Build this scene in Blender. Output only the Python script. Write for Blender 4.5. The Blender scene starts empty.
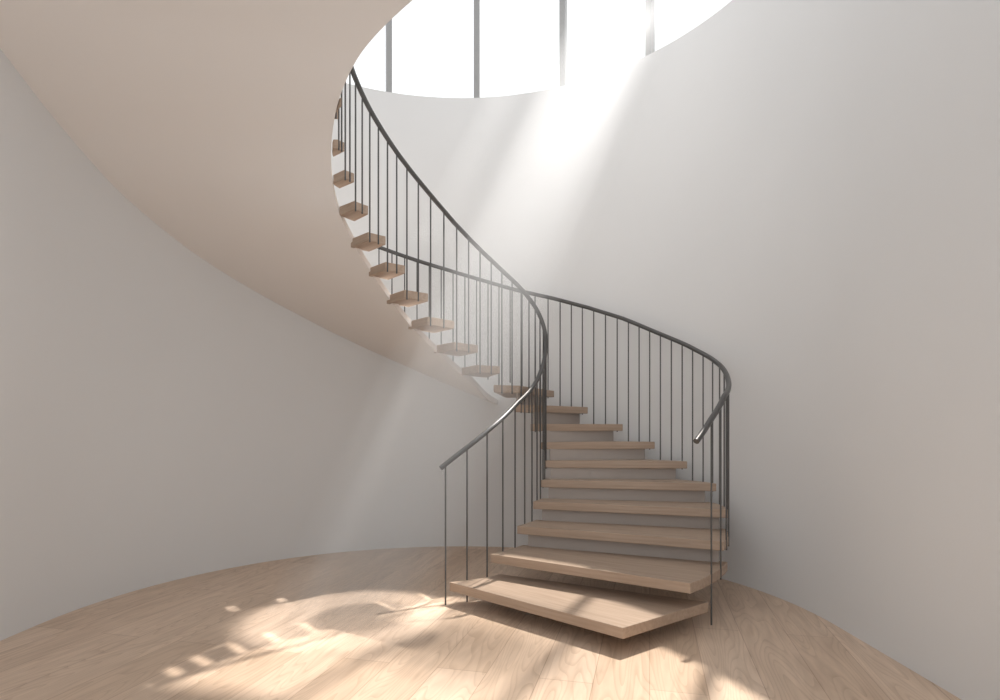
import bpy, bmesh, math
from mathutils import Vector, Matrix

scene = bpy.context.scene
H = 1.4                    # eye height
CX, CY, R = -0.45, 4.22, 2.82   # apse centre / radius
WALL_TOP = 5.26
ROOF = 11.0

# ---------------------------------------------------------------- materials
def new_mat(name):
    m = bpy.data.materials.new(name); m.use_nodes = True
    nt = m.node_tree
    return m, nt, nt.nodes, nt.links, nt.nodes["Principled BSDF"]

def plaster(name, c1, c2):
    m, nt, N, L, b = new_mat(name)
    tc = N.new("ShaderNodeTexCoord")
    n = N.new("ShaderNodeTexNoise"); n.inputs["Scale"].default_value = 0.9; n.inputs["Detail"].default_value = 3
    r = N.new("ShaderNodeMix"); r.data_type = 'RGBA'
    r.inputs[6].default_value = (*c1, 1); r.inputs[7].default_value = (*c2, 1)
    L.new(tc.outputs["Object"], n.inputs["Vector"]); L.new(n.outputs["Fac"], r.inputs[0])
    L.new(r.outputs[2], b.inputs["Base Color"])
    b.inputs["Roughness"].default_value = 0.9
    b.inputs["Specular IOR Level"].default_value = 0.2
    n2 = N.new("ShaderNodeTexNoise"); n2.inputs["Scale"].default_value = 60; n2.inputs["Detail"].default_value = 4
    bp = N.new("ShaderNodeBump"); bp.inputs["Strength"].default_value = 0.03; bp.inputs["Distance"].default_value = 0.01
    L.new(tc.outputs["Object"], n2.inputs["Vector"]); L.new(n2.outputs["Fac"], bp.inputs["Height"])
    L.new(bp.outputs["Normal"], b.inputs["Normal"])
    return m

def wood(name, c1, c2, rough=0.5, grain=(1.2, 22, 22)):
    m, nt, N, L, b = new_mat(name)
    tc = N.new("ShaderNodeTexCoord")
    mp = N.new("ShaderNodeMapping"); mp.inputs["Scale"].default_value = grain
    n = N.new("ShaderNodeTexNoise"); n.inputs["Scale"].default_value = 1.6; n.inputs["Detail"].default_value = 6
    n.inputs["Distortion"].default_value = 0.6
    r = N.new("ShaderNodeValToRGB")
    r.color_ramp.elements[0].position = 0.3; r.color_ramp.elements[0].color = (*c1, 1)
    r.color_ramp.elements[1].position = 0.7; r.color_ramp.elements[1].color = (*c2, 1)
    L.new(tc.outputs["Object"], mp.inputs["Vector"]); L.new(mp.outputs[0], n.inputs["Vector"])
    L.new(n.outputs["Fac"], r.inputs[0]); L.new(r.outputs[0], b.inputs["Base Color"])
    b.inputs["Roughness"].default_value = rough
    return m

def floor_mat():
    m, nt, N, L, b = new_mat("oak_plank_floor")
    tc = N.new("ShaderNodeTexCoord")
    mp = N.new("ShaderNodeMapping"); mp.inputs["Rotation"].default_value = (0, 0, math.radians(104))
    L.new(tc.outputs["Object"], mp.inputs["Vector"])
    br = N.new("ShaderNodeTexBrick")
    br.inputs["Scale"].default_value = 1.0
    br.inputs["Brick Width"].default_value = 2.2; br.inputs["Row Height"].default_value = 0.30
    br.inputs["Mortar Size"].default_value = 0.003; br.inputs["Mortar Smooth"].default_value = 0.3
    br.inputs["Color1"].default_value = (0.64, 0.48, 0.355, 1)
    br.inputs["Color2"].default_value = (0.74, 0.575, 0.445, 1)
    br.inputs["Mortar"].default_value = (0.50, 0.35, 0.25, 1)
    L.new(mp.outputs[0], br.inputs["Vector"])
    mp2 = N.new("ShaderNodeMapping"); mp2.inputs["Scale"].default_value = (0.6, 5, 1)
    L.new(mp.outputs[0], mp2.inputs["Vector"])
    n = N.new("ShaderNodeTexNoise"); n.inputs["Scale"].default_value = 2.2; n.inputs["Detail"].default_value = 8
    n.inputs["Distortion"].default_value = 1.6
    L.new(mp2.outputs[0], n.inputs["Vector"])
    r = N.new("ShaderNodeValToRGB")
    r.color_ramp.elements[0].position = 0.3; r.color_ramp.elements[0].color = (0.86, 0.84, 0.82, 1)
    r.color_ramp.elements[1].position = 0.7; r.color_ramp.elements[1].color = (1.06, 1.06, 1.06, 1)
    L.new(n.outputs["Fac"], r.inputs[0])
    # cathedral grain: contour lines of a stretched noise field
    n3 = N.new("ShaderNodeTexNoise"); n3.inputs["Scale"].default_value = 0.9; n3.inputs["Detail"].default_value = 1
    L.new(mp2.outputs[0], n3.inputs["Vector"])
    mu = N.new("ShaderNodeMath"); mu.operation = 'MULTIPLY'; mu.inputs[1].default_value = 26
    L.new(n3.outputs["Fac"], mu.inputs[0])
    fr = N.new("ShaderNodeMath"); fr.operation = 'FRACT'; L.new(mu.outputs[0], fr.inputs[0])
    r2 = N.new("ShaderNodeValToRGB")
    r2.color_ramp.elements[0].position = 0.0; r2.color_ramp.elements[0].color = (0.86, 0.83, 0.80, 1)
    r2.color_ramp.elements[1].position = 0.4; r2.color_ramp.elements[1].color = (1, 1, 1, 1)
    L.new(fr.outputs[0], r2.inputs[0])
    m1 = N.new("ShaderNodeMix"); m1.data_type = 'RGBA'; m1.blend_type = 'MULTIPLY'; m1.inputs[0].default_value = 1
    m2 = N.new("ShaderNodeMix"); m2.data_type = 'RGBA'; m2.blend_type = 'MULTIPLY'; m2.inputs[0].default_value = 1
    L.new(br.outputs["Color"], m1.inputs[6]); L.new(r.outputs[0], m1.inputs[7])
    L.new(m1.outputs[2], m2.inputs[6]); L.new(r2.outputs[0], m2.inputs[7])
    L.new(m2.outputs[2], b.inputs["Base Color"])
    b.inputs["Roughness"].default_value = 0.42
    return m

def simple(name, c, rough=0.5, metal=0.0):
    m, nt, N, L, b = new_mat(name)
    tc = N.new("ShaderNodeTexCoord")
    n = N.new("ShaderNodeTexNoise"); n.inputs["Scale"].default_value = 30
    mr = N.new("ShaderNodeMapRange"); mr.inputs[3].default_value = rough - 0.06; mr.inputs[4].default_value = rough + 0.06
    L.new(tc.outputs["Object"], n.inputs["Vector"]); L.new(n.outputs["Fac"], mr.inputs[0]); L.new(mr.outputs[0], b.inputs["Roughness"])
    b.inputs["Base Color"].default_value = (*c, 1); b.inputs["Metallic"].default_value = metal
    return m

M_wall = plaster("white_plaster", (0.74, 0.738, 0.735), (0.78, 0.778, 0.775))
M_soff = plaster("bounce_tint_plaster", (0.82, 0.765, 0.72), (0.85, 0.795, 0.75))  # warm bounce from the floor is tinted into the soffit colour
M_riser = plaster("grey_riser_board", (0.42, 0.37, 0.335), (0.46, 0.41, 0.375))
M_floor = floor_mat()
M_tread = wood("oak_tread", (0.37, 0.27, 0.20), (0.47, 0.355, 0.27))
M_metal = simple("dark_bronze_metal", (0.095, 0.092, 0.09), 0.38, 0.3)
M_frame = simple("grey_window_frame", (0.34, 0.34, 0.34), 0.5)
# thin clear glazing
M_glass = bpy.data.materials.new("clear_glazing"); M_glass.use_nodes = True
nt = M_glass.node_tree; nt.nodes.clear()
o = nt.nodes.new("ShaderNodeOutputMaterial"); t = nt.nodes.new("ShaderNodeBsdfTransparent")
g = nt.nodes.new("ShaderNodeBsdfGlossy"); g.inputs["Roughness"].default_value = 0.05
mx = nt.nodes.new("ShaderNodeMixShader"); mx.inputs[0].default_value = 0.04
nt.links.new(t.outputs[0], mx.inputs[1]); nt.links.new(g.outputs[0], mx.inputs[2]); nt.links.new(mx.outputs[0], o.inputs[0])

# ---------------------------------------------------------------- helpers
def mesh_obj(name, verts, faces, mat, parent=None, smooth=False):
    me = bpy.data.meshes.new(name); me.from_pydata([tuple(v) for v in verts], [], faces)
    bm = bmesh.new(); bm.from_mesh(me); bmesh.ops.recalc_face_normals(bm, faces=bm.faces); bm.to_mesh(me); bm.free()
    me.materials.append(mat)
    if smooth:
        for p in me.polygons: p.use_smooth = True
    ob = bpy.data.objects.new(name, me); scene.collection.objects.link(ob)
    if parent: ob.parent = parent
    return ob

def empty(name):
    e = bpy.data.objects.new(name, None); scene.collection.objects.link(e); e.empty_display_size = 0.2
    return e

def interp(tab, n):
    ks = sorted(tab)
    if n <= ks[0]: a, b = ks[0], ks[1]
    elif n >= ks[-1]: a, b = ks[-2], ks[-1]
    else:
        for i in range(len(ks)-1):
            if ks[i] <= n <= ks[i+1]: a, b = ks[i], ks[i+1]; break
    t = (n-a)/(b-a)
    return tab[a]*(1-t) + tab[b]*t

def catmull(pts, n0, n):
    u = n - n0
    i = max(0, min(len(pts)-2, int(math.floor(u)))); t = u - i
    P = [Vector(p) for p in pts]
    p1, p2 = P[i], P[i+1]
    p0 = P[i-1] if i > 0 else p1*2 - p2
    p3 = P[i+2] if i+2 < len(P) else p2*2 - p1
    if t < 0: return p1 + (p2-p1)*t
    if t > 1: return p2 + (p2-p1)*(t-1)
    return 0.5*((2*p1) + (p2-p0)*t + (2*p0-5*p1+4*p2-p3)*t*t + (3*p1-p0-3*p2+p3)*t**3)

# plan curves of the stair (metres), indexed by step number
INNER = [(-.40,4.74),(-.08,4.92),(.148,5.22),(.303,5.5),(.39,5.71),(.437,5.83),(.45,5.88),(.42,5.89),(.335,5.86),(.19,5.80),
         (0,5.72),(-.205,5.60),(-.41,5.40),(-.62,5.19),(-.80,5.05),(-.94,4.94),(-1.06,4.83),(-1.145,4.72),(-1.205,4.65),(-1.24,4.60),(-1.26,4.52)]
OUTER = [(.75,3.66),(1.27,4.0),(1.68,4.5),(1.88,4.95),(1.93,5.35),(1.78,5.70),(1.55,6.0),(1.28,6.25),(.95,6.48),(.60,6.64),
         (.18,6.76),(-.2,6.81),(-.6,6.81),(-1.0,6.73),(-1.4,6.58),(-1.8,6.35)]
EDGE = [(-.14,6.15),(-.38,5.85),(-.60,5.60),(-.80,5.38),(-.96,5.24),(-1.10,5.12),(-1.22,5.0),(-1.305,4.85),(-1.33,4.75),
        (-1.29,4.6),(-1.18,4.42),(-.99,4.27),(-.705,4.15),(-.34,4.05),(.1,4.05),(.5,4.15),(.9,4.4)]   # n = 11..27
inner = lambda n: catmull(INNER, 1, n)
outer = lambda n: catmull(OUTER, 1, n)
edge = lambda n: catmull(EDGE, 11, n)
OFF = {1:-1.225, 3:-.86, 8:.03, 9:.215, 10:.40, 11:.58, 12:.765, 13:.955, 14:1.155, 15:1.36, 16:1.57, 17:1.78, 18:1.995, 19:2.205, 20:2.43, 27:3.86}
zt = lambda n: H + interp(OFF, n)
RH_IN = {1:.955, 2:1.03, 3:1.065, 5:1.04, 7:1.0, 9:.97, 10:.95, 12:.91, 13:.88, 14:.875, 15:.86, 16:.825, 17:.80, 18:.765, 21:.73}
RH_OUT = {2.15:.93, 2.5:1.01, 3:1.09, 4:1.08, 5:1.08, 6:1.10, 7:1.10, 8:1.10, 9:1.075, 10:1.02, 11:.965, 12:.90, 13:.83, 14:.735, 15:.64}

# ---------------------------------------------------------------- room
def arc(a0, a1, k, r=R):
    """angle measured from north (+Y), positive toward west (-X)"""
    out = []
    for i in range(k+1):
        a = math.radians(a0 + (a1-a0)*i/k)
        out.append((CX - r*math.sin(a), CY + r*math.cos(a)))
    return out
T = 0.25
def wall_strip(name, pin, pout, z0, z1, mat, smooth=False):
    v = []; f = []
    for (a, b) in zip(pin, pout):
        v += [(a[0], a[1], z0), (a[0], a[1], z1), (b[0], b[1], z1), (b[0], b[1], z0)]
    n = len(pin)
    for i in range(n-1):
        for j in range(4):
            f.append((4*i+j, 4*i+(j+1) % 4, 4*i+4+(j+1) % 4, 4*i+4+j))
    f.append((0, 1, 2, 3)); f.append((4*n-4, 4*n-3, 4*n-2, 4*n-1))
    ob = mesh_obj(name, v, f, mat)
    if smooth:
        for p in ob.data.polygons:
            p.use_smooth = abs(p.normal.z) < 0.5
        md = ob.modifiers.new("es", 'EDGE_SPLIT'); md.split_angle = math.radians(40)
    return ob
wall_strip("wall_back", arc(-90, 90, 120), arc(-90, 90, 120, R+T), 0, WALL_TOP, M_wall, True)
S = -1.6
wall_strip("wall_left", [(CX-R, CY), (CX-R, S)], [(CX-R-T, CY), (CX-R-T, S)], 0, WALL_TOP, M_wall)
wall_strip("wall_right", [(CX+R, CY), (CX+R, S)], [(CX+R+T, CY), (CX+R+T, S)], 0, WALL_TOP, M_wall)

mesh_obj("floor", [(-4, S, 0), (3.2, S, 0), (3.2, 7.6, 0), (-4, 7.6, 0), (-4, S, -.1), (3.2, S, -.1), (3.2, 7.6, -.1), (-4, 7.6, -.1)],
         [(0,1,2,3),(4,5,6,7),(0,1,5,4),(1,2,6,5),(2,3,7,6),(3,0,4,7)], M_floor)
# ceiling of the nave, with the round light-well cut out
pin = arc(90, 270, 90)
wall_strip("ceiling", pin, [(p[0], S) for p in pin], WALL_TOP, WALL_TOP+.2, M_wall)
# roof of lantern
mesh_obj("ceiling.001", [(x, y, ROOF) for x, y in arc(0, 354, 59, R+.3)] + [(x, y, ROOF+.15) for x, y in arc(0, 354, 59, R+.3)],
         [tuple(range(60)), tuple(range(60, 120))] + [(i, (i+1) % 60, 60+(i+1) % 60, 60+i) for i in range(60)], M_wall)

# clerestory lantern glazing
win = empty("window_1")
v = []; f = []
def box_at(v, f, cx, cy, ang, wt, wr, z0, z1):
    ca, sa = math.cos(ang), math.sin(ang)
    b = len(v)
    for z in (z0, z1):
        for (t_, r_) in ((-wt/2, -wr/2), (wt/2, -wr/2), (wt/2, wr/2), (-wt/2, wr/2)):
            v.append((cx + t_*ca - r_*sa, cy + t_*sa + r_*ca, z))
    for q in ((0,1,2,3),(4,5,6,7),(0,1,5,4),(1,2,6,5),(2,3,7,6),(3,0,4,7)):
        f.append(tuple(b+i for i in q))
for k in range(-8, 9):
    a = math.radians(-3.5 + 20.5*k)
    rr = R + 0.06
    box_at(v, f, CX - rr*math.sin(a), CY + rr*math.cos(a), a, 0.065, 0.08, WALL_TOP, ROOF)
mesh_obj("mullions", v, f, M_frame, win)
gl = arc(0, 360, 96, R+0.10)
v = [(x, y, z) for x, y in gl for z in (WALL_TOP, ROOF)]
mesh_obj("glazing", v, [(2*i, 2*i+2, 2*i+3, 2*i+1) for i in range(96)], M_glass, win, True)

st = empty("spiral_staircase")
# ---------------------------------------------------------------- helical plaster soffit
def out_wall(n):
    tab = {11:-5, 13:13, 15.45:37.3, 17.6:60.6, 20:84, 22:104, 24:126, 27:158}
    a = math.radians(interp(tab, n))
    x = CX - (R+.003)*math.sin(a); y = CY + (R+.003)*math.cos(a)
    if a > math.pi/2: x = CX - R - .003
    return Vector((x, y))
v = []; f = []
n0, n1, K, J = 10.6, 23.9, 150, 10
DROP, TH = 0.25, 0.06
for i in range(K+1):
    n = n0 + (n1-n0)*i/K
    e, w = edge(n), out_wall(n)
    if n < 11.6:                       # the underside dies gradually into the wall
        t = (11.6-n)/1.0; e = e.lerp(w, 0.95*t*t)
    dr = DROP if n < 19 else DROP - .07*min(1, (n-19)/3)
    z = zt(n) - dr
    for j in range(J+1):
        p = e.lerp(w, j/J); v.append((p.x, p.y, z))
    for j in range(J+1):
        p = e.lerp(w, j/J); v.append((p.x, p.y, z+TH))
W = 2*(J+1)
for i in range(K):
    a, b = i*W, (i+1)*W
    for j in range(J):
        f.append((a+j, a+j+1, b+j+1, b+j))
        f.append((a+J+1+j, a+J+2+j, b+J+2+j, b+J+1+j))
    f.append((a, b, b+J+1, a+J+1)); f.append((a+J, b+J, b+2*J+1, a+2*J+1))
for a in (0, K*W):
    for j in range(J):
        f.append((a+j, a+j+1, a+J+2+j, a+J+1+j))
sof = mesh_obj("plaster_soffit", v, f, M_soff, st, True)
md = sof.modifiers.new("es", 'EDGE_SPLIT'); md.split_angle = math.radians(40)

# ---------------------------------------------------------------- staircase
TT = 0.07
for n in range(1, 21):
    dn = 1.3 if n < 11 else 1.02
    ks = [n + dn*i/6 for i in range(7)]
    inn = [inner(k) for k in ks]
    if n <= 10:
        if n == 1:
            a, b = outer(1), outer(2.42); out = [a.lerp(b, i/6) for i in range(7)]
        else:
            out = [outer(k) for k in ks]
    else:
        out = []
        ext = .06 if n < 15 else (.03 if n < 17 else -.01)
        for k in ks:
            e, w = edge(k), out_wall(k); out.append(e + (w-e).normalized()*ext)
    ax = (out[0]-inn[0]); ang = math.atan2(ax.y, ax.x); o0 = inn[0]
    Mx = Matrix.Rotation(-ang, 2)
    loop = [Mx @ (p-o0) for p in inn] + [Mx @ (p-o0) for p in reversed(out)]
    L = len(loop)
    vv = [(p.x, p.y, 0) for p in loop] + [(p.x, p.y, -TT) for p in loop]
    ff = []
    for i in range(6):
        ff.append((i, i+1, 12-i, 13-i)); ff.append((L+i, L+i+1, L+12-i, L+13-i))
    for i in range(L): ff.append((i, (i+1) % L, L+(i+1) % L, L+i))
    ob = mesh_obj("tread_%d" % n, vv, ff, M_tread, st)
    ob.location = (o0.x, o0.y, zt(n)); ob.rotation_euler = (0, 0, ang)
    bv = ob.modifiers.new("bev", 'BEVEL'); bv.width = 0.004; bv.segments = 2; bv.limit_method = 'ANGLE'; bv.angle_limit = math.radians(40)
    if 2 <= n <= 9:      # recessed riser board between this tread and the next
        a, b = inner(n+1.22), outer(n+1.22)
        p, q = a.lerp(b, .04), a.lerp(b, .965)
        nn = Vector((-(q-p).y, (q-p).x)).normalized()*.009
        c4 = [p-nn, q-nn, q+nn, p+nn]
        rv = [(c.x, c.y, z) for z in (zt(n)-.005, zt(n+1)-TT+.005) for c in c4]
        mesh_obj("riser_%d" % n, rv, [(0,1,2,3),(4,5,6,7),(0,1,5,4),(1,2,6,5),(2,3,7,6),(3,0,4,7)], M_riser, st)

def rail(name, pts, rad):
    cu = bpy.data.curves.new(name, 'CURVE'); cu.dimensions = '3D'
    sp = cu.splines.new('POLY'); sp.points.add(len(pts)-1)
    for p, q in zip(sp.points, pts): p.co = (*q, 1)
    cu.bevel_depth = rad; cu.bevel_resolution = 4; cu.use_fill_caps = True
    cu.materials.append(M_metal)
    ob = bpy.data.objects.new(name, cu); scene.collection.objects.link(ob); ob.parent = st
def rods(name, segs, rad):
    v = []; f = []
    for (x, y, za, zb) in segs:
        b = len(v); k = 8
        for z in (za, zb):
            for i in range(k):
                a = 2*math.pi*i/k; v.append((x+rad*math.cos(a), y+rad*math.sin(a), z))
        for i in range(k): f.append((b+i, b+(i+1) % k, b+k+(i+1) % k, b+k+i))
        f.append(tuple(b+i for i in range(k))); f.append(tuple(b+k+i for i in range(k)))
    mesh_obj(name, v, f, M_metal, st)

zin = lambda n: zt(n) + interp(RH_IN, n)
zout = lambda n: zt(n) + interp(RH_OUT, n)
ns = [0.80 + (20.8-0.80)*i/260 for i in range(261)]
rail("handrail_inner", [(*inner(n), zin(n)) for n in ns], 0.020)
ns = [2.12 + (15.2-2.12)*i/200 for i in range(201)]
rail("handrail_outer", [(*outer(n), zout(n)) for n in ns], 0.021)
segs = []
n = 0.91
while n < 20.6:
    p = inner(n)
    base = 0.0 if n < 1.9 else zt(max(1, math.floor(n))) - TT - .01
    segs.append((p.x, p.y, base, zin(n))); n += 0.5
rods("balusters_inner", segs, 0.0066)
segs = []
n = 2.50
while n < 15.1:
    p = outer(n)
    base = 0.0 if n < 2.55 else zt(math.floor(n)) - TT - .01
    if n >= 11.3: base = zt(n) - DROP + TH - .01
    segs.append((p.x, p.y, base, zout(n))); n += 1/3
rods("balusters_outer", segs, 0.0066)

# ---------------------------------------------------------------- scattering cylinders added in the shape of the light shafts
def vol_mat(name, dens):
    hm = bpy.data.materials.new(name); hm.use_nodes = True; nt = hm.node_tree; nt.nodes.clear()
    o = nt.nodes.new("ShaderNodeOutputMaterial"); vs = nt.nodes.new("ShaderNodeVolumeScatter")
    vs.inputs["Density"].default_value = dens; vs.inputs["Anisotropy"].default_value = 0.0
    nt.links.new(vs.outputs[0], o.inputs["Volume"])
    return hm
BD = Vector((-2.8, -1.3, -6.5))      # direction of the added spots and haze cylinders
def shaft(name, tgt, r, dens, zbot, ztop, parent):
    tgt = Vector(tgt); up = -BD/6.5
    v = []
    k = 32
    for z in (zbot, ztop):
        c = tgt + up*z
        for i in range(k):
            a = 2*math.pi*i/k
            v.append((c.x + r*math.cos(a), c.y + r*math.sin(a), z))
    f = [tuple(range(k)), tuple(range(k, 2*k))] + [(i, (i+1) % k, k+(i+1) % k, k+i) for i in range(k)]
    mesh_obj(name, v, f, vol_mat(name, dens), parent)
haze = empty("shaft_haze")
shaft("shaft_1", (-1.14, 4.42, 0), 0.60, 0.14, 0.015, 5.24, haze)
shaft("shaft_2", (-1.12, 4.42, 0), 0.44, 0.20, 0.015, 5.24, haze)
shaft("shaft_3", (-1.06, 4.42, 0), 0.27, 0.26, 0.015, 5.24, haze)
shaft("shaft_4", (-1.95, 4.85, 0), 0.20, 0.34, 3.1, 5.24, haze)

# ---------------------------------------------------------------- light
w = bpy.data.worlds.new("World"); scene.world = w; w.use_nodes = True
bg = w.node_tree.nodes["Background"]; bg.inputs[0].default_value = (0.97, 0.985, 1.0, 1); bg.inputs[1].default_value = 1.22
sd = bpy.data.lights.new("sun", 'SUN'); sd.energy = 4.8; sd.angle = math.radians(1.1); sd.color = (1.0, 0.94, 0.86)
so = bpy.data.objects.new("sun", sd); scene.collection.objects.link(so)
d = Vector((-.2, -.42, -1.15)); so.rotation_euler = d.to_track_quat('-Z', 'Y').to_euler(); so.location = (3, 9, 12)
# spot lamps added to stand in for sun shafts through the clerestory
def beam(tgt, energy, size):
    tgt = Vector(tgt)
    sp = bpy.data.lights.new("shaft_spot", 'SPOT'); sp.energy = energy; sp.color = (1.0, 0.975, 0.95)
    sp.spot_size = math.radians(size); sp.spot_blend = 1.0; sp.shadow_soft_size = 0.08
    spo = bpy.data.objects.new("shaft_spot", sp); scene.collection.objects.link(spo)
    spo.location = tgt - BD.normalized()*16; spo.rotation_euler = BD.to_track_quat('-Z', 'Y').to_euler()
beam((-1.12, 4.44, 0), 80000, 5.4)
beam((-1.95, 4.85, 0), 30000, 2.4)

cam = bpy.data.cameras.new("camera"); co = bpy.data.objects.new("camera", cam); scene.collection.objects.link(co)
co.location = (0, 0, H); co.rotation_euler = (math.radians(90), 0, 0)
cam.lens = 21.6; cam.sensor_width = 36; cam.shift_y = 0.077; cam.clip_start = 0.05
scene.camera = co
scene.view_settings.view_transform = 'Standard'
